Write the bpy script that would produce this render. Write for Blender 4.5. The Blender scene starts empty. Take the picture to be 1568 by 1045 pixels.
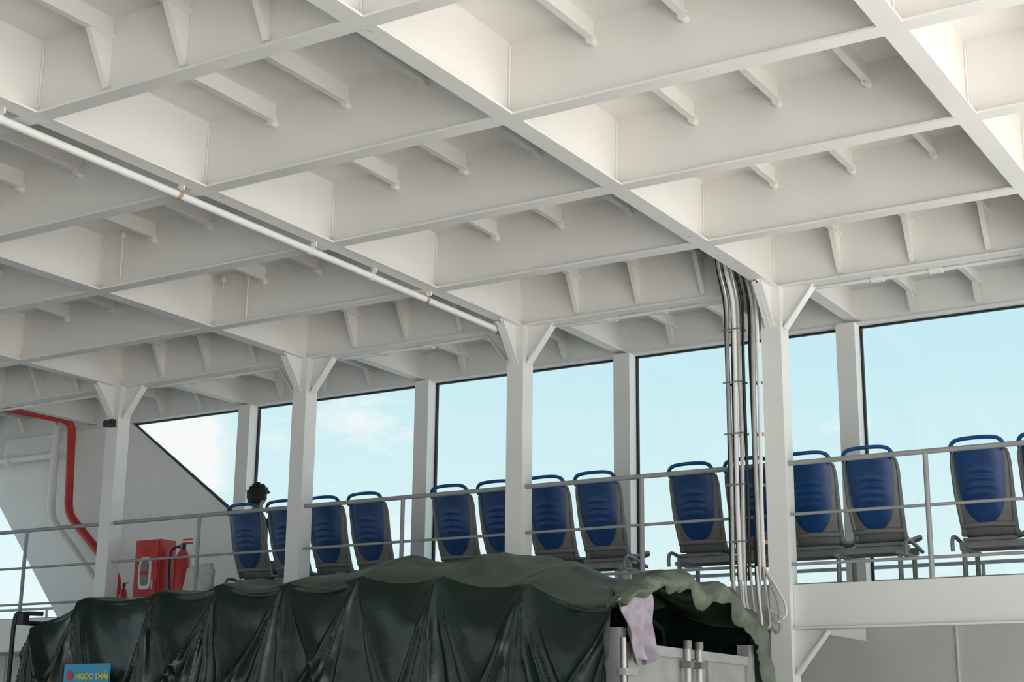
import bpy, bmesh, math, random
from mathutils import Vector, Matrix, noise
random.seed(7)
S=bpy.context.scene
try: S.view_settings.view_transform='Standard'
except Exception: pass
# ------------------------------------------------ materials
def mat(name,col,rough=.5,metal=0,var=.06,scale=6,rust=0,bump=0,spec=.5,bscale=40):
    m=bpy.data.materials.new(name); m.use_nodes=True
    nt=m.node_tree; b=nt.nodes['Principled BSDF']
    b.inputs['Roughness'].default_value=rough; b.inputs['Metallic'].default_value=metal
    b.inputs['Specular IOR Level'].default_value=spec
    tc=nt.nodes.new('ShaderNodeTexCoord')
    n=nt.nodes.new('ShaderNodeTexNoise'); n.inputs['Scale'].default_value=scale; n.inputs['Detail'].default_value=5
    nt.links.new(tc.outputs['Object'],n.inputs['Vector'])
    r=nt.nodes.new('ShaderNodeValToRGB')
    r.color_ramp.elements[0].position=.3; r.color_ramp.elements[1].position=.7
    r.color_ramp.elements[0].color=(*[c*(1-var) for c in col],1)
    r.color_ramp.elements[1].color=(*[min(1,c*(1+var)) for c in col],1)
    nt.links.new(n.outputs['Fac'],r.inputs['Fac'])
    out=r.outputs['Color']
    if rust:
        n2=nt.nodes.new('ShaderNodeTexNoise'); n2.inputs['Scale'].default_value=9; n2.inputs['Detail'].default_value=8; n2.inputs['Roughness'].default_value=.75
        nt.links.new(tc.outputs['Object'],n2.inputs['Vector'])
        r2=nt.nodes.new('ShaderNodeValToRGB')
        r2.color_ramp.elements[0].position=.72-rust*.04; r2.color_ramp.elements[1].position=.76-rust*.04
        r2.color_ramp.elements[0].color=(0,0,0,1)
        r2.color_ramp.elements[1].color=(.75,.75,.75,1)
        nt.links.new(n2.outputs['Fac'],r2.inputs['Fac'])
        mx=nt.nodes.new('ShaderNodeMix'); mx.data_type='RGBA'
        nt.links.new(r2.outputs['Color'],mx.inputs[0]); nt.links.new(out,mx.inputs[6])
        mx.inputs[7].default_value=(.42,.24,.12,1); out=mx.outputs[2]
    nt.links.new(out,b.inputs['Base Color'])
    if bump:
        n3=nt.nodes.new('ShaderNodeTexNoise'); n3.inputs['Scale'].default_value=bscale; n3.inputs['Detail'].default_value=4
        nt.links.new(tc.outputs['Object'],n3.inputs['Vector'])
        bp=nt.nodes.new('ShaderNodeBump'); bp.inputs['Strength'].default_value=bump; bp.inputs['Distance'].default_value=.02
        nt.links.new(n3.outputs['Fac'],bp.inputs['Height']); nt.links.new(bp.outputs['Normal'],b.inputs['Normal'])
    return m
WHITE=mat('white_paint',(.80,.775,.735),.42,var=.03,scale=1.3,rust=.6,bump=.08,bscale=5)
WHITEF=mat('white_paint_flange',(.82,.80,.765),.40,var=.04,scale=1.7,rust=1.9,bump=.08,bscale=6)
WHITE2=mat('white_paint_clean',(.82,.81,.785),.4,var=.03,scale=2,bump=.05,bscale=6)
RAIL=mat('rail_paint',(.33,.34,.34),.4,var=.1)
GREYM=mat('grey_steel',(.22,.23,.23),.45,metal=.3,var=.15,rust=.4)
ZINC=mat('zinc_conduit',(.50,.48,.45),.38,metal=.5,var=.15)
BLACK=mat('black_rubber',(.015,.015,.016),.5)
RED=mat('red_paint',(.52,.035,.03),.4,var=.12)
RUST=mat('rusty_clamp',(.45,.30,.19),.7,var=.35,scale=40)
BLUE=mat('blue_plastic',(.004,.045,.165),.38,var=.12,scale=8,bump=.1)
BLUEH=mat('blue_handle',(.007,.075,.26),.3)
SEATG=mat('grey_plastic',(.16,.165,.16),.5,var=.12,scale=10)
FLOOR=mat('deck_floor_paint',(.21,.21,.20),.6,var=.10,scale=2,rust=.5)
BOUNCE=mat('bounce_apron_pale',(.62,.61,.58),.8,var=.12,scale=1,bump=.3)  # pale colour for the unseen apron that bounces sunlight inward
DECK=mat('passenger_deck_paint',(.40,.42,.40),.6,var=.08)
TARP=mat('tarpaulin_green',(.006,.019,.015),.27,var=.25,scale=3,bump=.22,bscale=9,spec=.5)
TARPT=mat('tarpaulin_top_lit',(.07,.095,.068),.5,var=.35,scale=3,bump=.25,bscale=9,spec=.3)  # same tarp in a paler green, light on its top put into the colour
OLIVE=mat('tarpaulin_olive',(.13,.15,.115),.65,var=.4,scale=5,bump=.45,bscale=12,spec=.3)
PINK=mat('lining_cloth',(.38,.33,.38),.85,var=.3,scale=9,bump=.5,bscale=14)
DARK=mat('dark_interior',(.02,.02,.02),.8)
GATE=mat('tailgate_metal',(.38,.38,.37),.5,metal=.2,var=.15,rust=.8)
SIGNB=mat('sign_blue',(.02,.30,.55),.4)
SIGNY=mat('sign_yellow',(.75,.62,.08),.5)
SKIN=mat('skin',(.45,.26,.18),.55)
HAIR=mat('hair',(.008,.007,.007),.55,bump=.8,bscale=60)
SHIRT=mat('shirt',(.10,.11,.13),.8)
CABP=mat('cab_paint',(.08,.22,.35),.35)
TYRE=mat('tyre',(.02,.02,.02),.8)
BAGM=mat('bag_cloth',(.6,.6,.57),.8,var=.2,scale=20,bump=.5)
def glassmat():
    m=bpy.data.materials.new('window_glass'); m.use_nodes=True; nt=m.node_tree; nt.nodes.clear()
    o=nt.nodes.new('ShaderNodeOutputMaterial'); mx=nt.nodes.new('ShaderNodeMixShader'); t=nt.nodes.new('ShaderNodeBsdfTransparent'); g=nt.nodes.new('ShaderNodeBsdfGlossy')
    g.inputs['Roughness'].default_value=.03; mx.inputs[0].default_value=.05; t.inputs['Color'].default_value=(.98,1,1,1)
    nt.links.new(t.outputs[0],mx.inputs[1]); nt.links.new(g.outputs[0],mx.inputs[2]); nt.links.new(mx.outputs[0],o.inputs[0]); return m
GLASS=glassmat()
# ------------------------------------------------ mesh builder
class MB:
    def __init__(s): s.v=[];s.f=[];s.m=[];s.mats=[];s.sm=[]
    def mi(s,m):
        if m not in s.mats: s.mats.append(m)
        return s.mats.index(m)
    def add(s,vs,fs,m,smooth=False):
        o=len(s.v); s.v+= [tuple(v) for v in vs]; k=s.mi(m)
        for f in fs: s.f.append([i+o for i in f]); s.m.append(k); s.sm.append(smooth)
    def box(s,x0,x1,y0,y1,z0,z1,m):
        vs=[(x,y,z) for z in(z0,z1) for y in(y0,y1) for x in(x0,x1)]
        s.add(vs,[(0,2,3,1),(4,5,7,6),(0,1,5,4),(2,6,7,3),(0,4,6,2),(1,3,7,5)],m)
    def prism(s,pts,ext,m):
        n=len(pts); e=Vector(ext); a=[Vector(p) for p in pts]; b=[p+e for p in a]
        fs=[tuple(range(n))[::-1],tuple(range(n,2*n))]+[(i,(i+1)%n,(i+1)%n+n,i+n) for i in range(n)]
        s.add(a+b,fs,m)
    def tube(s,path,r,m,seg=10,cap=True):
        P=[Vector(p) for p in path]; n=len(P); R=list(r) if isinstance(r,(list,tuple)) else [r]*n
        while len(R)<n: R.append(R[-1])
        vs=[];prev=None
        for i in range(n):
            if i==0:t=P[1]-P[0]
            elif i==n-1:t=P[-1]-P[-2]
            else:t=(P[i+1]-P[i]).normalized()+(P[i]-P[i-1]).normalized()
            t.normalize()
            if prev is None:
                u=t.orthogonal().normalized()
            else:
                u=(prev-t*prev.dot(t)).normalized()
            prev=u; w=t.cross(u)
            for k in range(seg):
                a=2*math.pi*k/seg; vs.append(P[i]+(u*math.cos(a)+w*math.sin(a))*R[i])
        fs=[(i*seg+k,i*seg+(k+1)%seg,(i+1)*seg+(k+1)%seg,(i+1)*seg+k) for i in range(n-1) for k in range(seg)]
        s.add(vs,fs,m,True)
        if cap: s.add(vs[:seg],[tuple(range(seg))[::-1]],m); s.add(vs[-seg:],[tuple(range(seg))],m)
    def obj(s,name,parent=None,loc=(0,0,0)):
        me=bpy.data.meshes.new(name); me.from_pydata(s.v,[],s.f); 
        for m in s.mats: me.materials.append(m)
        for p,k,sm in zip(me.polygons,s.m,s.sm): p.material_index=k; p.use_smooth=sm
        bm=bmesh.new(); bm.from_mesh(me); bmesh.ops.recalc_face_normals(bm,faces=bm.faces); bm.to_mesh(me); bm.free()
        o=bpy.data.objects.new(name,me); S.collection.objects.link(o); o.location=loc
        if parent: o.parent=parent
        return o
def empty(name,loc=(0,0,0)):
    o=bpy.data.objects.new(name,None); S.collection.objects.link(o); o.location=loc; return o
def smooth_path(pts,n=8):
    P=[Vector(p) for p in pts]; out=[]
    for i in range(len(P)-1):
        p0=P[max(i-1,0)];p1=P[i];p2=P[i+1];p3=P[min(i+2,len(P)-1)]
        for k in range(n):
            t=k/n; out.append(.5*((2*p1)+(p2-p0)*t+(2*p0-5*p1+4*p2-p3)*t*t+(3*p1-p0-3*p2+p3)*t**3))
    out.append(P[-1]); return out
def elbow_path(pts,r=.12,n=6):
    P=[Vector(p) for p in pts]; out=[P[0]]
    for i in range(1,len(P)-1):
        a=(P[i-1]-P[i]).normalized(); b=(P[i+1]-P[i]).normalized(); s=P[i]+a*r; e=P[i]+b*r
        for k in range(n+1):
            t=k/n; out.append(s*(1-t)**2+P[i]*2*t*(1-t)+e*t*t)
    out.append(P[-1]); return out
def interp(tab,x):
    if x<=tab[0][0]: return tab[0][1]
    for (a,b),(c,d) in zip(tab,tab[1:]):
        if x<=c: return b+(d-b)*(x-a)/(c-a)
    return tab[-1][1]
# ------------------------------------------------ layout (z relative to eye level, shifted at end)
GX=[-16.9,-14.45,-11.95,-9.40,-6.93,-4.50,-2.15,.2,2.5]
MX=[-16.9,-14.4,-11.87,-9.33,-6.89,-4.56,-2.2,.2,2.5]
BY=[-5.4,-4.0,-2.6,-1.25,.1,1.45,2.85,4.25,5.66,7.11,8.48,9.85,11.2]
ZB=3.585; ZT=4.07; YW=13.15; YP=11.2; DZ=1.17; FZ=-1.6; HZ=3.74
XL,XR=-17.2,2.8; Y0=-5.6
# ceiling
c=MB(); c.box(XL,XR,Y0,YW+.3,ZT,ZT+.02,WHITE); ceiling=c.obj('ceiling')
g=MB()
for x in GX:
    g.box(x-.006,x+.006,Y0,YP,ZB,ZT,WHITE); g.box(x-.066,x+.066,Y0,YP+.09,ZB-.014,ZB,WHITEF)
    g.box(x-.006,x+.006,YP,YW,3.78,ZT,WHITE); g.box(x-.06,x+.06,YP+.09,YW,3.765,3.78,WHITE)
g.obj('transverse_girders',ceiling)
g=MB()
for y in BY:
    for a,b in zip(GX,GX[1:]):
        g.box(a+.006,b-.006,y-.006,y+.006,ZB,ZT,WHITE)
        g.box(a+.066,b-.066,y-.058,y+.058,ZB-.014,ZB+.001,WHITEF)
        g.tube([(a+.012,y-.012,ZB+.01),(a+.012,y-.012,ZT-.03)],.008,WHITEF,6)
g.obj('longitudinal_beams',ceiling)
g=MB()
for a,b in zip(GX,GX[1:]):
    for k in (1,2,3):
        x=a+(b-a)*(k/4)-.01
        for y0,y1 in list(zip(BY,BY[1:]))+[(YP,YW)]:
            g.box(x-.006,x+.006,y0,y1,ZT-.115,ZT,WHITE); g.box(x-.018,x+.030,y0,y1,ZT-.132,ZT-.108,WHITE)
            if y0!=YP and y1 not in (5.66,11.2):
                g.tube([(x+.01,y1-.06,ZT-.145),(x+.01,y1-.005,ZT-.145)],.028,WHITEF,8)
        for y in (5.66,11.2):
            g.prism([(x-.006,y-.007,ZT-.1),(x-.006,y-.19,ZT-.1),(x-.006,y-.17,ZT-.13),(x-.006,y-.02,ZB+.03),(x-.006,y-.007,ZB+.03)],(.014,0,0),WHITE)
            g.prism([(x-.02,y-.19,ZT-.1),(x-.02,y-.165,ZT-.135),(x-.02,y-.02,ZB+.035),(x-.02,y-.03,ZB+.035),(x-.02,y-.2,ZT-.12)],(.04,0,0),WHITE)
        g.prism([(x-.006,YW-.05,ZT-.02),(x-.006,YW-.22,ZT-.02),(x-.006,YW-.2,ZT-.1),(x-.006,YW-.08,HZ+.04),(x-.006,YW-.05,HZ+.04)],(.014,0,0),WHITE)
        g.prism([(x-.022,YW-.22,ZT-.03),(x-.022,YW-.07,HZ+.03),(x-.022,YW-.085,HZ+.03),(x-.022,YW-.235,ZT-.03)],(.05,0,0),WHITE)
for (x,y,L) in ((-9.1,8.42,.42),(-9.25,9.80,.1),(-8.95,9.80,.44),(-11.2,8.42,.12)):
    g.tube([(x,y,ZT-.04-L),(x,y,ZT-.02)],.009,WHITE,6); g.tube([(x,y-.0,ZT-.09),(x,y,ZT-.05)],.026,WHITE,8)
g.obj('stiffeners',ceiling)
# ------------------------------------------------ pillars
def pillar(x,yp=YP,side=True):
    p=MB(); h=.084
    p.box(x-h,x+h,yp-h,yp+h,FZ,ZB-.014,WHITE2)
    z=ZB-.014; L=.26; W=.35; t=.04
    for sx in (-1,1):
        p.prism([(x+sx*h,yp-.006,z),(x+sx*(h+L),yp-.006,z),(x+sx*(h+L),yp-.006,z-.03),(x+sx*(h+.02),yp-.006,z-W),(x+sx*h,yp-.006,z-W)],(0,.012,0),WHITE2)
        p.prism([(x+sx*(h+L),yp-t,z-.03),(x+sx*(h+.015),yp-t,z-W),(x+sx*(h+.0),yp-t,z-W+.01),(x+sx*(h+L+.0),yp-t,z-.015)],(0,2*t,0),WHITE2)
        if side:
            p.prism([(x+sx*h,yp-.006,.824),(x+sx*(h+.27),yp-.006,.824),(x+sx*(h+.27),yp-.006,.80),(x+sx*(h+.02),yp-.006,.48),(x+sx*h,yp-.006,.48)],(0,.012,0),WHITE2)
            p.prism([(x+sx*(h+.27),yp-t,.80),(x+sx*(h+.015),yp-t,.48),(x+sx*h,yp-t,.49),(x+sx*(h+.27),yp-t,.815)],(0,2*t,0),WHITE2)
    if side:
        p.prism([(x-.006,yp-h,z),(x-.006,yp-h-L,z),(x-.006,yp-h-L,z-.03),(x-.006,yp-h-.02,z-W),(x-.006,yp-h,z-W)],(.012,0,0),WHITE2)
        p.prism([(x-t,yp-h-L,z-.03),(x-t,yp-h-.015,z-W),(x-t,yp-h,z-W+.01),(x-t,yp-h-L,z-.015)],(2*t,0,0),WHITE2)
    return p.obj('pillar')
for x in GX: pillar(x)
for x in GX[::2]: pillar(x,-5.4,False)
# ------------------------------------------------ window wall
w=MB()
w.box(XL,XR,YW-.006,YW+.02,HZ,ZT,WHITE2)
w.box(XL,XR,YW-.05,YW+.09,HZ-.012,HZ+.004,WHITE2)
w.box(-11.95,XR,YW+.0,YW+.03,DZ,DZ+.10,WHITE2)
for x in MX[2:]:
    w.box(x-.09,x+.09,YW-.09,YW+.09,DZ,HZ,WHITE2)
w.prism([(-13.8,YW+.04,HZ),(-11.95,YW+.04,2.43),(-11.95,YW+.04,.84),(-14.7,YW+.04,.84),(-14.85,YW+.04,1.35),(-16.4,YW+.04,3.15),(-18.5,YW+.04,3.4),(-18.5,YW+.04,HZ)],(0,.03,0),WHITE2)
w.box(XL,XR,YW+.03,YW+.05,FZ,1.15,WHITE2)
for x in [-3.74+k*2.4 for k in range(-5,3)]: w.box(x-.006,x+.006,YW+.015,YW+.03,FZ,1.1,WHITE2)
wall=w.obj('wall_side')
n=0
for a,b in zip(MX[2:],MX[3:]):
    n+=1; q=MB(); x0,x1=a+.09,b-.09; y=YW+.07
    q.box(x0,x0+.022,y-.02,y+.01,DZ+.1,HZ,BLACK); q.box(x1-.022,x1,y-.02,y+.01,DZ+.1,HZ,BLACK)
    q.box(x0,x1,y-.02,y+.01,HZ-.03,HZ-.012,BLACK); q.box(x0,x1,y-.02,y+.01,DZ+.1,DZ+.12,BLACK)
    o=q.obj('window_%d'%n)
    q=MB(); q.add([(x0,y,DZ+.1),(x1,y,DZ+.1),(x1,y,HZ),(x0,y,HZ)],[(0,1,2,3)],GLASS); q.obj('glass',o)
n+=1; q=MB(); y=YW+.05
q.prism([(-13.8,y-.03,HZ-.012),(-13.77,y-.03,HZ-.012),(-11.96,y-.03,2.46),(-11.96,y-.03,2.42)],(0,.03,0),BLACK)
q.box(-13.8,-11.96,y,y+.03,HZ-.03,HZ-.012,BLACK)
o=q.obj('window_%d'%n); q=MB(); q.add([(-13.8,y+.01,HZ),(-11.94,y+.01,2.43),(-11.94,y+.01,HZ)],[(0,1,2)],GLASS); q.obj('glass',o)
r=MB()
for z in (1.42,1.55): r.tube([(-18,YW+.5,z),(XR,YW+.5,z)],.018,RAIL,8)
for k in range(18): r.tube([(-18+k*1.2,YW+.5,.8),(-18+k*1.2,YW+.5,1.55)],.018,RAIL,8)
r.box(-18,XR,YW+.05,YW+.6,.76,.8,WHITE2)
r.obj('outer_railing')
d=MB()
d.box(XL,XR,YP+.09,YW-.1,DZ-.02,DZ,DECK)
for a,b in zip(GX,GX[1:]):
    d.box(a+.086,b-.086,YP-.01,YP+.01,.84,DZ,WHITE2); d.box(a+.086,b-.086,YP+.01,YP+.09,DZ-.02,DZ,DECK)
    d.box(a+.086,b-.086,YP-.07,YP+.07,.825,.84,WHITEF)
    for k in (1,2,3): 
        x=a+(b-a)*k/4; d.box(x-.006,x+.006,YP+.01,YW-.1,.98,DZ-.02,WHITE2)
for x in GX: d.box(x-.006,x+.006,YP+.09,YW-.1,.85,DZ-.02,WHITE2)
d.obj('floor_upper')
r=MB()
for a,b in zip(GX,GX[1:]):
    xm=(a+b)/2
    for z,rr in ((2.12,.021),(1.715,.013),(1.325,.013)):
        r.tube([(a+.088,YP-.02,z),(b-.088,YP-.02,z)],rr,RAIL,10)
    r.tube([(xm,YP-.02,DZ),(xm,YP-.02,2.12)],.02,RAIL,10)
r.obj('guard_railing')
f=MB(); f.box(-20,3.5,-14,YW+.3,FZ-.03,FZ,FLOOR); f.obj('floor')
f=MB(); f.box(3.5,40,-25,30,FZ-.03,FZ,BOUNCE); f.obj('floor_bounce_apron')  # unseen apron, added to throw sunlight up onto the girder faces
# ------------------------------------------------ ceiling pipe & conduits
p=MB(); px=-7.015; pz=ZB-.075
p.tube([(px,Y0,pz),(px,11.02,pz)],.027,WHITE2,14)
for y in [3.2,4.5,5.45,6.95,8.35,9.1,9.85,10.9]:
    p.tube([(px,y-.015,pz),(px,y+.015,pz)],.033,RUST if y in(6.95,9.85) else WHITE2,12)
    p.box(px-.003,px+.05,y-.006,y+.006,pz+.026,ZB-.014,WHITE2)
p.tube([(px,10.98,pz),(px,11.04,pz)],.045,ZINC,12)
p.obj('ceiling_pipe')
p=MB()
for a,b in zip(GX,GX[1:]):
    p.tube(smooth_path([(a+.12,YP+.28,3.70),(a+.35,YP+.16,3.585),(b-.4,YP+.16,3.585),(b-.15,YP+.18,3.60)],6),.017,WHITE2,8)
    for k in (.35,.55):
        x=a+(b-a)*k; p.tube([(x-.05,YP+.16,3.585),(x+.05,YP+.16,3.585)],.034,WHITE2,10)
p.obj('wall_conduit')
cb=MB()
defs=[(-4.855,11.03,.015,BLACK),(-4.828,11.0,.018,ZINC),(-4.797,11.03,.017,BLACK),(-4.77,10.99,.019,WHITE2),(-4.733,11.0,.018,ZINC),(-4.706,11.03,.014,BLACK),(-4.638,11.06,.020,ZINC),(-4.602,11.07,.016,WHITE2),(-4.665,11.07,.012,BLACK),(-4.75,11.05,.014,GREYM)]
for i,(x,y,rr,m) in enumerate(defs):
    wob=lambda z:.006*math.sin(z*3.1+i*1.7)
    cb.tube(smooth_path([(x+.02,y-.25,3.95),(x-.01,y-.1,3.7)]+[(x+wob(z),y+.5*wob(z+1),z) for z in (3.45,3.0,2.6,2.2,1.8,1.5,1.2)],6),rr,m,8)
    if i not in(2,5):
        xo=x+.05+(.012*i)
        lo=.80+.035*((i*5)%4)
        cb.tube(smooth_path([(x,y,1.22),(x+.015,y,1.0),(xo-.01,y-.02,lo+.02),(xo+.015,y-.03,lo),(xo+.04,y-.02,lo+.03),(xo+.02,y-.01,1.05),(min(xo,-4.6),y+.0,1.3)],8),.010,[ZINC,WHITE2,RAIL][i%3],6)
for z in [3.22,2.78,2.36,1.95,1.5]:
    cb.box(-4.868,-4.69,11.055,11.062,z-.008,z+.008,GREYM); cb.box(-4.866,-4.692,10.966,10.969,z-.006,z+.006,GREYM)
    cb.box(-4.60-.065,-4.585,11.085,11.115,z-.012,z+.012,RUST if z in(2.36,1.5) else GREYM)
cb.obj('cable_bundle')
# ------------------------------------------------ seats
def seat(x):
    root=empty('plastic_seat',(x,11.52,DZ))
    s=MB(); NS=20
    prof=smooth_path([(0,.0,1.03),(0,.045,.86),(0,.075,.72),(0,.12,.58),(0,.19,.42),(0,.26,.36),(0,.40,.36),(0,.60,.41),(0,.66,.39)],5); NT=len(prof)
    def P(t,sn,off=0,rip=0):
        f=t*(NT-1); i=min(int(f),NT-2); p=prof[i].lerp(prof[i+1],f-i)
        wd=interp([(0,.19),(.04,.212),(.1,.22),(.3,.212),(.5,.195),(.6,.20),(.9,.215),(1,.2)],t)
        e=abs(sn)**2.5; k=1 if t<.5 else max(0,1-(t-.5)*6)
        tg=(prof[min(i+1,NT-1)]-prof[i]).normalized(); nn=Vector((0,tg.z,-tg.y))
        q=Vector((sn*wd,p.y+.055*e*k,p.z+.035*e*(1-k)-.02*abs(sn)**4*max(0,1-t*12)))+nn*off
        if rip and .12<t<.30 and abs(sn)<.6: q.y+=.007*math.sin((q.z+.06*sn*sn)*110)*(1-abs(sn)/.6)
        return q
    V=[P(i/(NT-1),-1+2*j/NS) for i in range(NT) for j in range(NS+1)]; idx=lambda i,j:i*(NS+1)+j
    s.add(V,[(idx(i,j),idx(i,j+1),idx(i+1,j+1),idx(i+1,j)) for i in range(NT-1) for j in range(NS)],SEATG,True)
    o=s.obj('shell',root); so=o.modifiers.new('sol','SOLIDIFY'); so.thickness=.022; so.offset=0
    pb=MB(); M,N=36,20; t0,t1=.015,.465; V=[]
    for i in range(M+1):
        q=i/M; t=t0+(t1-t0)*q
        w_=.88*(1-.14*q)*(max(0,1-q**7))**.5
        for j in range(N+1): V.append(P(t,(-1+2*j/N)*w_,.020+.007*(1-abs(-1+2*j/N)**6),1))
    idx=lambda i,j:i*(N+1)+j
    pb.add(V,[(idx(i,j),idx(i,j+1),idx(i+1,j+1),idx(i+1,j)) for i in range(M) for j in range(N)],BLUE,True)
    pb.obj('back_panel',root)
    h=MB(); K=int(NT*.62)
    for sg in (-1,1):
        h.tube([P(i/(NT-1),sg)+Vector((0,-.010,0)) for i in range(1,K)],[.012+.014*(i/K) for i in range(1,K)],SEATG,8)
    h.tube([P(.47,-1+2*j/12)+Vector((0,-.02,-.01)) for j in range(13)],.022,SEATG,8)
    hp=smooth_path([(-.195,.02,.985),(-.198,-.0,1.03),(-.165,-.015,1.068),(-.08,-.02,1.083),(.08,-.02,1.083),(.165,-.015,1.068),(.198,-.0,1.03),(.195,.02,.985)],6)
    h.tube(hp,.0165,BLUEH,8)
    h.obj('grab_handle',root)
    b=MB(); b.box(-.19,.19,.16,.30,.325,.35,SEATG); b.box(-.14,.14,.3,.5,.325,.352,SEATG)
    b.obj('base_pad',root)
    return root
def bench(xc):
    for k in (-1.5,-.5,.5,1.5): seat(xc+k*.513)
    fr=MB(); y=11.52
    fr.box(xc-1.0,xc+1.0,y+.2,y+.25,DZ+.275,DZ+.325,GREYM); fr.box(xc-1.0,xc+1.0,y+.42,y+.47,DZ+.275,DZ+.325,GREYM)
    for k in (-.95,-.25,.45,.95):
        X=xc+k; fr.box(X-.022,X+.022,y+.1,y+.55,DZ+.25,DZ+.28,GREYM)
        fr.tube([(X,y+.14,DZ+.26),(X,y+.14,DZ)],.02,GREYM,8); fr.tube([(X,y+.5,DZ+.26),(X,y+.5,DZ)],.02,GREYM,8)
        fr.box(X-.04,X+.04,y+.08,y+.56,DZ,DZ+.01,GREYM)
    for sg in (-1,1):
        X=xc+sg*1.02
        fr.tube(smooth_path([(X,y+.08,DZ+.24),(X,y+.08,DZ+.32),(X,y+.14,DZ+.36),(X,y+.3,DZ+.34),(X,y+.5,DZ+.3)],6),.016,GREYM,8)
    fr.obj('seat_frame')
for xc in (-9.64,-7.12,-4.66,-2.26,.3): bench(xc)
# ------------------------------------------------ truck
TX0,TX1=-9.35,-4.30; TY0,TY1=8.0,10.08
bows=[-9.3,-8.78,-8.01,-7.45,-6.85,-6.21,-5.55,-4.92,-4.3]
truck=empty('cargo_truck')
edge=[(-9.38,.70),(-9.25,.84),(-8.95,.94),(-8.78,.985),(-8.01,1.005),(-7.45,1.03),(-6.85,1.01),(-6.21,1.03),(-5.55,1.0),(-4.92,.93),(-4.6,.84),(-4.3,.77)]
ridge=[(-9.38,.74),(-9.2,.90),(-8.8,1.02),(-7.5,1.09),(-6.9,1.12),(-6.5,1.22),(-5.8,1.2),(-5.3,1.2),(-5.0,1.1),(-4.7,1.0),(-4.3,.93)]
rng=random.Random(3)
creases=[]
for b in bows:
    for a in (-.55,-.42,-.3,-.18,-.08,0,.1,.2,.32,.44):
        if rng.random()<.8: creases.append((b+rng.uniform(-.02,.02),a+rng.uniform(-.05,.05),rng.uniform(.018,.065)*(1.4 if abs(a)<.05 else 1),rng.uniform(.3,.9)))
def bowd(X):
    for a,b in zip(bows,bows[1:]):
        if a<=X<=b: return 4*(X-a)*(b-X)/(b-a)**2
    return 0
def tarp_pt(X,u):
    ez=interp(edge,X)-.05*bowd(X); rz=interp(ridge,X)-.03*bowd(X+.1)
    fz=min(ez,1.0); zb=-.45
    if u<1:
        z=zb+(ez-zb)*u; depm=(ez-z); out=.02*math.sin(X*2)
        for (bx,a,A,w) in creases:
            c=bx+a*depm*1.2+.02*noise.noise(Vector((bx*9,z*3,a*7))); ww=(.015+.06*depm)*w; dx=(X-c)/ww
            if abs(dx)<4: out+=A*min(1,.25+depm*2.2)*math.exp(-abs(dx)**1.15)
        out-=.05*bowd(X)*math.exp(-depm*2.5)
        out+=.03*noise.noise(Vector((X*2.2+z*.8,z*1.1,1.3)))*min(1,depm*4)+.012*noise.noise(Vector((X*6,z*5,4)))
        if z<.1: out+=.02*math.sin(z*22+X*3)
        return Vector((X,TY0-out+.07*math.exp(-depm*14),z))
    if u<=2:
        s=u-1; y=TY0+.07+(TY1-TY0-.14)*s
        z=ez+(fz-ez)*s+(rz-ez)*(math.sin(math.pi*s)**.8 if 0<s<1 else 0)
        cr=0
        for b in bows: cr=max(cr,math.exp(-abs(X-b+.1*math.sin(s*5+b))/.07))
        z+=.03*cr*math.sin(math.pi*s)+.04*noise.noise(Vector((X*2.5,y*2.5,7)))*math.sin(math.pi*s)
        z+=.045*(1-abs(2*noise.noise(Vector((X*3+y,y*1.5-X,2)))))*math.sin(math.pi*s)
        return Vector((X,y,z-.015*math.sin(math.pi*s)))
    dep=u-2; z=fz+(zb-fz)*dep
    return Vector((X,TY1+.02*math.sin(X*9)*dep,z))
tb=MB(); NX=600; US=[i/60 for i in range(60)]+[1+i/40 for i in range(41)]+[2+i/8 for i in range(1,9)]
V=[];F=[];FT=[]
for i in range(NX+1):
    X=TX0-.03+(TX1-TX0+.03)*i/NX
    for u in US: V.append(tarp_pt(X,u))
m_=len(US)
for i in range(NX):
    for j in range(m_-1):
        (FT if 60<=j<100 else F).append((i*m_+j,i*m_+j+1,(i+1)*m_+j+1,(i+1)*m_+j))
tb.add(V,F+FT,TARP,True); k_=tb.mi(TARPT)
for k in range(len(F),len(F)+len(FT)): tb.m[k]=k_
tb.add([V[k] for k in range(m_)],[tuple(range(m_))],TARP)
tb.obj('tarpaulin',truck)
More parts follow.
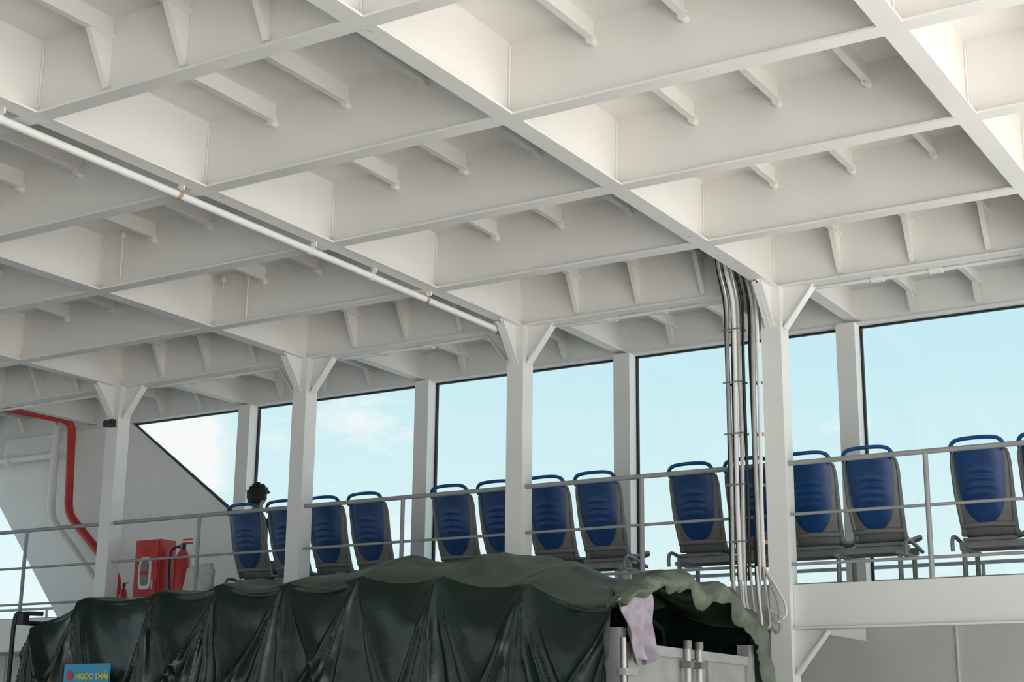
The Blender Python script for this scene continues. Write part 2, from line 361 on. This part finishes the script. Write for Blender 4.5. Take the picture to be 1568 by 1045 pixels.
# rear flap : sheet folded over the rear bow, lip hanging into the opening, long tail on far side
xr=TX1
arch=smooth_path([(0,8.0,.74),(0,8.12,.82),(0,8.35,.885),(0,8.6,.93),(0,8.85,.955),(0,9.15,.955),(0,9.45,.93),(0,9.75,.87),(0,10.02,.76),(0,10.14,.60),(0,10.17,.38),(0,10.17,.12)],14)
NA=len(arch); V=[];F=[]; NTT=48
folds=[(rng.uniform(.1,1),rng.uniform(-.10,.10),rng.uniform(.012,.03),rng.uniform(.02,.05)) for _ in range(26)]
for i,p in enumerate(arch):
    s=i/(NA-1)
    tg=(arch[min(i+1,NA-1)]-arch[max(i-1,0)]).normalized(); nn=Vector((0,-tg.z,tg.y))
    W1=interp([(0,.03),(.12,.08),(.3,.20),(.6,.26),(.75,.24),(1,.2)],s)+.09*noise.noise(Vector((s*9,3,3)))*min(1,s*5)
    L=interp([(0,.04),(.15,.07),(.3,.14),(.5,.17),(.75,.17),(1,.12)],s)*(1+.7*noise.noise(Vector((s*11,0,5))))
    for j in range(NTT+1):
        t=j/NTT
        if t<.4: X=xr-W1+(W1+.06)*(t/.4); off=.012+.045*math.sin(math.pi*t*1.12)
        else:
            a=(t-.4)/.6; X=xr+.06+.06*math.sin(a*math.pi*.95); off=.052-L*a
        am=min(1,s*6); fo=0
        for (sc,sl_,A,wd) in folds:
            dx=(s-(sc+sl_*(t-.5)))/(wd*.55)
            if abs(dx)<4: fo+=A*math.exp(-abs(dx)**1.3)
        off+=am*(fo+.05*noise.noise(Vector((X*3+s*3,s*8,1)))-.012)
        X+=am*(fo*.6*t+.03*noise.noise(Vector((s*13,t*2,9))))
        V.append(Vector((X,p.y,p.z))+nn*off)
for i in range(NA-1):
    for j in range(NTT): F.append((i*(NTT+1)+j,i*(NTT+1)+j+1,(i+1)*(NTT+1)+j+1,(i+1)*(NTT+1)+j))
b=MB(); b.add(V,F,OLIVE,True); o=b.obj('rear_flap',truck); sm=o.modifiers.new('s','SOLIDIFY'); sm.thickness=.010
cl=MB(); V=[];F=[]
for i in range(31):
    for j in range(31):
        s=i/30;t=j/30
        top=Vector((xr+.06,7.975+.40*s,.80+.09*s)); bot=Vector((xr+.07,8.16+.24*s,.42+.06*s+.03*math.sin(s*7)))
        q=top.lerp(bot,t); q.x+=.022*math.sin(s*13+t*2.5)*(.3+t)+.03*noise.noise(Vector((s*4,t*3,2))); q.y+=.015*math.sin(t*7)
        V.append(q)
for i in range(30):
    for j in range(30): F.append((i*31+j,i*31+j+1,(i+1)*31+j+1,(i+1)*31+j))
cl.add(V,F,PINK,True); o=cl.obj('hanging_cloth',truck); sm=o.modifiers.new('s','SOLIDIFY'); sm.thickness=.008
cl=MB(); V=[];F=[]
for i in range(13):
    for j in range(21):
        s=i/12;t=j/20
        V.append((xr+.04+.05*s+.02*math.sin(t*9),10.12+.03*math.sin(s*6+t*4),.36-.42*t+.02*math.sin(s*9)))
for i in range(12):
    for j in range(20): F.append((i*21+j,i*21+j+1,(i+1)*21+j+1,(i+1)*21+j))
cl.add(V,F,PINK,True); o=cl.obj('flap_lining',truck); sm=o.modifiers.new('s','SOLIDIFY'); sm.thickness=.008
b=MB()
b.box(TX0+.1,TX1,TY0+.08,TY1-.06,-.55,-.45,GATE)
b.box(xr-.03,xr,8.16,9.98,-.45,.55,GATE)
b.box(xr,xr+.025,8.16,9.98,.50,.56,GATE); b.box(xr,xr+.025,8.16,9.98,.18,.21,GATE); b.box(xr,xr+.025,8.16,8.2,-.45,.5,GATE); b.box(xr,xr+.025,9.94,9.98,-.45,.5,GATE); b.box(xr,xr+.02,9.3,9.33,-.45,.5,GATE)
for y in (8.09,10.0): b.box(xr-.06,xr+.03,y-.045,y+.045,-.5,.64,GATE)
b.tube([(xr+.05,8.06,.1),(xr+.05,8.06,.58)],.016,ZINC,8); b.box(xr+.03,xr+.08,8.03,8.18,.36,.40,ZINC); b.box(xr+.03,xr+.08,8.03,8.18,.22,.25,ZINC)
for y in (8.93,9.10):
    b.tube([(xr+.05,y,-.3),(xr+.05,y,.57)],.022,ZINC,10); b.tube([(xr+.05,y,.56),(xr+.05,y,.61)],.03,GREYM,10); b.box(xr+.02,xr+.08,y-.03,y+.03,.44,.48,GREYM)
    b.box(xr+.02,xr+.07,y-.035,y+.035,.2,.24,RUST)
for x in bows[1:-1]:
    b.tube(smooth_path([(x,TY0+.12,-.4),(x,TY0+.12,.6),(x,TY0+.3,interp(edge,x)-.12),(x,9.04,interp(ridge,x)-.12),(x,TY1-.3,interp(edge,x)-.12),(x,TY1-.12,.6),(x,TY1-.12,-.4)],5),.018,DARK,6)
b.box(TX0+.1,TX0+.13,TY0+.1,TY1-.1,-.45,.6,DARK)
b.obj('cargo_bed',truck)
b=MB()
for y in (8.55,9.45): b.box(-11.3,TX1-.1,y-.05,y+.05,-.75,-.55,DARK)
for x in (-10.6,-5.6,-6.75):
    for y in (8.2,9.88):
        b.tube([(x,y-.13,-1.13),(x,y-.12,-1.13),(x,y+.12,-1.13),(x,y+.13,-1.13)],[.40,.47,.47,.40],TYRE,28)
        b.tube([(x,y-.14,-1.13),(x,y+.14,-1.13)],.22,GATE,20)
    b.tube([(x,8.2,-1.13),(x,9.88,-1.13)],.06,DARK,10)
b.obj('chassis_and_wheels',truck)
b=MB()
b.prism([(-9.72,8.08,-.75),(-9.72,8.08,.28),(-10.6,8.08,.32),(-11.15,8.08,.05),(-11.45,8.08,-.3),(-11.5,8.08,-.9),(-11.1,8.08,-.95),(-11.0,8.08,-.65),(-10.2,8.08,-.65),(-10.1,8.08,-.95),(-9.72,8.08,-.95)],(0,1.9,0),CABP)
b.box(-10.75,-9.95,8.06,8.08,-.15,.2,BLACK)
b.prism([(-11.12,8.2,.08),(-11.44,8.2,-.25),(-11.46,8.2,-.25),(-11.14,8.2,.09)],(0,1.66,0),BLACK)
b.obj('cab',truck)
b=MB()
b.tube(smooth_path([(-9.50,8.0,-.6),(-9.50,8.0,.5),(-9.49,8.0,.84),(-9.44,8.03,.88),(-9.3,8.1,.88)],5),.018,BLACK,8)
b.tube([(-9.50,8.0,.82),(-9.50,9.9,.82)],.02,BLACK,8); b.tube([(-9.5,9.9,-.6),(-9.5,9.9,.82)],.02,BLACK,8)
b.box(-9.50,-9.40,8.0,8.06,.80,.88,BLACK)
b.obj('headboard_rack',truck)
b=MB(); b.box(-8.70,-8.24,7.82,7.832,.08,.48,SIGNB); sg=b.obj('name_sign',truck)
def text(body,loc,size,m,name,par):
    cu=bpy.data.curves.new(name,'FONT'); cu.body=body; cu.size=size; cu.extrude=.002; cu.materials.append(m); cu.offset=.002
    o=bpy.data.objects.new(name,cu); S.collection.objects.link(o); o.rotation_euler=(math.pi/2,0,0); o.location=loc; o.parent=par; return o
text("NGỌC THÁI",(-8.575,7.816,.37),.060,SIGNY,'sign_text',truck)
text("0909 214 789",(-8.66,7.816,.27),.06,SIGNY,'sign_text_2',truck)
b=MB(); b.tube([(-8.635,7.816,.40),(-8.635,7.82,.40)],.035,RED,20); b.obj('sign_badge',truck)
# ------------------------------------------------ left pipes
p=MB()
p.tube(elbow_path([(-14.85,11.4,3.80),(-14.62,12.93,3.80),(-14.55,12.93,2.62),(-14.0,12.93,2.15),(-13.6,12.93,1.8),(-13.6,12.93,DZ)],.16),.052,RED,14)
p.obj('fire_main_pipe')
p=MB()
p.tube(elbow_path([(-14.95,12.98,3.78),(-14.92,12.98,2.6),(-14.3,12.98,2.03),(-13.85,12.98,1.6),(-13.85,12.98,DZ)],.16),.05,WHITE2,14)
p.tube([(-17,12.98,3.40),(-14.95,12.98,3.40)],.045,WHITE2,12)
for x in(-16.2,-15.8): p.tube([(x,12.98,3.40),(x+.05,12.98,3.40)],.08,WHITE2,14)
p.tube([(-16,12.98,3.40),(-16,12.98,3.75)],.05,WHITE2,12); p.tube([(-14.95,12.98,3.60),(-14.95,12.98,3.65)],.08,WHITE2,14); p.tube([(-16,12.9,3.6),(-16,12.86,3.6)],.07,RUST,16)
p.obj('drain_pipe')
p=MB(); p.tube([(-11.93,11.0,3.15),(-11.93,11.07,3.16)],.04,BLACK,14); p.box(-11.96,-11.90,11.06,11.115,3.13,3.21,BLACK); p.obj('security_camera')
p=MB(); x0,x1,y0,y1=-11.86,-11.50,11.5,11.72
p.box(x0,x1,y0,y1,DZ,1.97,RED); p.box(x0+.02,x1-.02,y0-.015,y0,DZ+.02,1.95,RED)
def rr(cx,cz,a,c,y,t,m):
    pts=[(cx+a*math.copysign(abs(math.cos(q))**.5,math.cos(q)),y,cz+c*math.copysign(abs(math.sin(q))**.5,math.sin(q))) for q in [2*math.pi*(k+.5)/32 for k in range(32)]]
    p.prism(pts,(0,-t,0),m)
rr(x0+.17,1.62,.09,.17,y0-.015,.006,WHITE2); rr(x0+.17,1.62,.06,.13,y0-.021,.004,GREYM); p.box(x0+.11,x0+.23,y0-.03,y0-.02,1.60,1.64,RED)
p.box(x1-.07,x1-.05,y0-.04,y0-.015,1.45,1.55,ZINC)
p.obj('fire_hose_cabinet')
p=MB(); x,y=-11.33,11.66
p.tube([(x,y,DZ),(x,y,1.25),(x,y,1.75),(x,y,1.82),(x,y,1.86)],[.085,.085,.085,.06,.03],RED,20)
p.tube([(x,y,1.86),(x,y,1.92)],.025,BLACK,10); p.box(x-.02,x+.12,y-.012,y+.012,1.92,1.94,RED); p.box(x-.01,x+.11,y-.012,y+.012,1.96,1.975,RED); p.tube([(x-.05,y,1.9),(x,y,1.9)],.03,ZINC,8)
p.tube(smooth_path([(x-.02,y-.02,1.9),(x-.12,y-.05,1.85),(x-.13,y-.05,1.6),(x-.1,y-.04,1.35)],6),.012,BLACK,8)
p.obj('fire_extinguisher')
p=MB(); x,y=-12.1,11.6; p.tube([(x,y,DZ),(x,y,1.42),(x,y,1.47),(x,y,1.5)],[.045,.045,.03,.015],RED,14); p.tube([(x,y,1.5),(x,y,1.54)],.018,BLACK,8); p.box(x-.01,x+.06,y-.008,y+.008,1.54,1.55,BLACK); p.obj('fire_extinguisher')
bx=-10.95
b=MB(); b.tube(smooth_path([(bx,11.5,DZ),(bx,11.5,1.2),(bx,11.5,1.40),(bx+.02,11.5,1.62),(bx+.02,11.5,1.66)],5),[.13]*10+[.14]*6+[.12]*4+[.05],BAGM,18); o=b.obj('bag')
for v in o.data.vertices:
    c=v.co; k=1+.25*noise.noise(c*7); v.co=Vector((bx+(c.x-bx)*k*1.3,11.5+(c.y-11.5)*k*.6,c.z))
# ------------------------------------------------ person
def skinobj(name,pts,edges,rad,m,parent,sub=2):
    me=bpy.data.meshes.new(name); me.from_pydata(pts,edges,[]); me.materials.append(m)
    o=bpy.data.objects.new(name,me); S.collection.objects.link(o); o.parent=parent
    sk=o.modifiers.new('skin','SKIN')
    for i,r_ in enumerate(rad):
        d_=me.skin_vertices[0].data[i]; d_.radius=(r_,r_) if not isinstance(r_,tuple) else r_
    me.skin_vertices[0].data[0].use_root=True
    sb=o.modifiers.new('sub','SUBSURF'); sb.levels=sub; sb.render_levels=sub
    sk.use_smooth_shade=True
    return o
pr=empty('seated_person',(-10.52,11.86,DZ))
skinobj('torso_and_legs',[(0,.02,.50),(0,-.0,.64),(0,-.02,.82),(0,-.01,.98),(0,0,1.06),(0,.01,1.12),
  (-.09,.05,.50),(-.11,.42,.51),(-.11,.46,.12),(.09,.05,.50),(.11,.42,.51),(.11,.46,.12),(-.11,.6,.04),(.11,.6,.04)],
  [(0,1),(1,2),(2,3),(3,4),(4,5),(0,6),(6,7),(7,8),(8,12),(0,9),(9,10),(10,11),(11,13)],
  [(.14,.10),(.15,.10),(.17,.10),(.15,.09),(.06,.06),(.05,.05),.08,.065,.045,.08,.065,.045,.035,.035],SHIRT,pr)
for sg in (-1,1):
    skinobj('arm_%s'%('l' if sg<0 else 'r'),[(sg*.15,-.01,.98),(sg*.2,-.0,.95),(sg*.24,.04,.70),(sg*.17,.26,.61)],[(0,1),(1,2),(2,3)],[.06,.055,.042,.03],SHIRT,pr)
    skinobj('palm_%s'%('l' if sg<0 else 'r'),[(sg*.17,.26,.61),(sg*.165,.31,.605),(sg*.16,.35,.60)],[(0,1),(1,2)],[.026,(.034,.018),(.034,.016)],SKIN,pr)
    for k,(ox,L) in enumerate([(-.03,.07),(-.01,.08),(.01,.075),(.028,.06)]):
        fx=sg*.16+ox; skinobj('finger',[(fx,.35,.60),(fx,.35+L*.5,.60),(fx,.35+L*.85,.582),(fx,.35+L,.565)],[(0,1),(1,2),(2,3)],[.009,.0085,.008,.007],SKIN,pr,1)
    skinobj('thumb',[(sg*.16-sg*.02,.30,.605),(sg*.16-sg*.05,.33,.60),(sg*.16-sg*.055,.365,.59)],[(0,1),(1,2)],[.012,.01,.008],SKIN,pr,1)
hd=MB(); V=[];F=[]; A,B=32,24
for i in range(B+1):
    th=math.pi*i/B
    for j in range(A):
        ph=2*math.pi*j/A; x=math.sin(th)*math.cos(ph);y=math.sin(th)*math.sin(ph);z=math.cos(th)
        X=x*.076;Y=y*.098;Z=z*.118
        if z<0: X*=1-.25*z*z; Y*=(1-.12*z*z); 
        if y>0.3 and abs(x)<.22 and -.35<z<.1: Y+=.022*(1-abs(x)/.22)*(1-abs(z+.15)/.25 if abs(z+.15)<.25 else 0)
        if y>.3 and .02<z<.2 and .2<abs(x)<.55: Y-=.008
        if y>.3 and abs(z+.5)<.08 and abs(x)<.4: Y+=.005
        V.append((X,Y,Z))
for i in range(B):
    for j in range(A): F.append((i*A+j,i*A+(j+1)%A,(i+1)*A+(j+1)%A,(i+1)*A+j))
hd.add(V,F,SKIN,True)
for sg in (-1,1): 
    hd.tube([(sg*.072,.0,-.03),(sg*.086,-.01,.0),(sg*.09,-.012,.02),(sg*.078,-.0,.035)],[.008,.012,.014,.008],SKIN,8)
    hd.tube([(sg*.03,.083,.012),(sg*.03,.091,.012)],.011,BLACK,10)
hd.tube([(0,0,-.16),(0,0,-.07)],.056,SKIN,14)
hd.obj('head',pr,(0,.0,1.225))
hr=MB(); V=[];F=[];
for i in range(B+1):
    th=math.pi*.80*i/B
    for j in range(A):
        ph=2*math.pi*j/A; x=math.sin(th)*math.cos(ph);y=math.sin(th)*math.sin(ph);z=math.cos(th)
        nn=noise.noise(Vector((x*4,y*4,z*4)))+.5*noise.noise(Vector((x*12,y*12,z*9)))
        k=1+.10*nn
        if (y>.2 and z<.25) or (z<-.45 and y>-.3): k*=.74
        V.append((x*.106*k,y*.118*k-.006,z*.130*k+.004))
for i in range(B):
    for j in range(A): F.append((i*A+j,i*A+(j+1)%A,(i+1)*A+(j+1)%A,(i+1)*A+j))
hr.add(V,F,HAIR,True)
rg=random.Random(5)
for k in range(90):
    a=rg.uniform(0,6.28); t=rg.uniform(0,1.5); d0=Vector((math.sin(t)*math.cos(a)*.104,math.sin(t)*math.sin(a)*.112,math.cos(t)*.126)); 
    d1=d0*1.12+Vector((rg.uniform(-.02,.02),rg.uniform(-.02,.02),rg.uniform(-.005,.015))); hr.tube([d0*.95,(d0+d1)/2+Vector((0,0,.006)),d1],[.012,.007,.001],HAIR,5)
hr.obj('hair',pr,(0,.0,1.225))
# ------------------------------------------------ world, sun
W=bpy.data.worlds.new('sky'); S.world=W; W.use_nodes=True; nt=W.node_tree; bg=nt.nodes['Background']
tc=nt.nodes.new('ShaderNodeTexCoord'); sp=nt.nodes.new('ShaderNodeSeparateXYZ'); nt.links.new(tc.outputs['Generated'],sp.inputs[0])
rp=nt.nodes.new('ShaderNodeValToRGB'); e=rp.color_ramp.elements
mr=nt.nodes.new('ShaderNodeMapRange'); mr.inputs['From Min'].default_value=-1; mr.inputs['From Max'].default_value=1
nt.links.new(sp.outputs['Z'],mr.inputs['Value']); nt.links.new(mr.outputs[0],rp.inputs[0])
e[0].position=0; e[0].color=(.38,.42,.42,1); e[1].position=1; e[1].color=(.25,.5,.85,1)
for pos,col in ((.49,(.58,.64,.65,1)),(.51,(.90,.97,.98,1)),(.56,(.74,.94,.965,1)),(.62,(.60,.87,.935,1)),(.75,(.45,.73,.9,1))):
    k=e.new(pos); k.color=col
mp=nt.nodes.new('ShaderNodeMapping'); mp.inputs['Scale'].default_value=(1,1,2.6); mp.inputs['Location'].default_value=(.35,.2,.1); nt.links.new(tc.outputs['Generated'],mp.inputs[0])
nz=nt.nodes.new('ShaderNodeTexNoise'); nz.inputs['Scale'].default_value=3.6; nz.inputs['Detail'].default_value=9; nz.inputs['Roughness'].default_value=.6
nt.links.new(mp.outputs[0],nz.inputs['Vector'])
nz2=nt.nodes.new('ShaderNodeTexNoise'); nz2.inputs['Scale'].default_value=22; nz2.inputs['Detail'].default_value=7; nt.links.new(tc.outputs['Generated'],nz2.inputs['Vector'])
vd=nt.nodes.new('ShaderNodeVectorMath'); vd.operation='DISTANCE'; vd.inputs[1].default_value=(-.697,.698,.160)
nt.links.new(tc.outputs['Generated'],vd.inputs[0])
m2=nt.nodes.new('ShaderNodeMapRange'); m2.inputs['From Min'].default_value=.01; m2.inputs['From Max'].default_value=.055; m2.inputs['To Min'].default_value=.42; m2.inputs['To Max'].default_value=0
nt.links.new(vd.outputs['Value'],m2.inputs['Value'])
m3=nt.nodes.new('ShaderNodeMath'); m3.operation='MULTIPLY'; nt.links.new(m2.outputs[0],m3.inputs[0]); nt.links.new(nz2.outputs['Fac'],m3.inputs[1])
ad=nt.nodes.new('ShaderNodeMath'); ad.operation='ADD'; nt.links.new(nz.outputs['Fac'],ad.inputs[0]); nt.links.new(m3.outputs[0],ad.inputs[1])
cr=nt.nodes.new('ShaderNodeValToRGB'); cr.color_ramp.elements[0].position=.60; cr.color_ramp.elements[1].position=.68; nt.links.new(ad.outputs[0],cr.inputs[0])
mx=nt.nodes.new('ShaderNodeMix'); mx.data_type='RGBA'; nt.links.new(cr.outputs['Color'],mx.inputs[0]); nt.links.new(rp.outputs[0],mx.inputs[6]); mx.inputs[7].default_value=(1,1,1,1)
nt.links.new(mx.outputs[2],bg.inputs['Color']); bg.inputs['Strength'].default_value=1.0
sl=bpy.data.lights.new('sun','SUN'); sl.energy=25; sl.angle=math.radians(1); sl.color=(1,.97,.935)
so=bpy.data.objects.new('sun',sl); S.collection.objects.link(so)
dirv=Vector((-.6,.25,-1.0)); so.rotation_euler=dirv.to_track_quat('-Z','Y').to_euler()
# ------------------------------------------------ camera
cam=bpy.data.cameras.new('camera'); co=bpy.data.objects.new('camera',cam); S.collection.objects.link(co)
R=Matrix(((.8489,.1249,.5137),(.5285,-.2208,-.8197),(.0110,.9673,-.2534)))
co.rotation_euler=R.to_euler(); cam.sensor_width=36; cam.lens=53.27; cam.clip_end=500
S.camera=co
for o in S.objects:
    if o.parent is None: o.location.z+=1.6
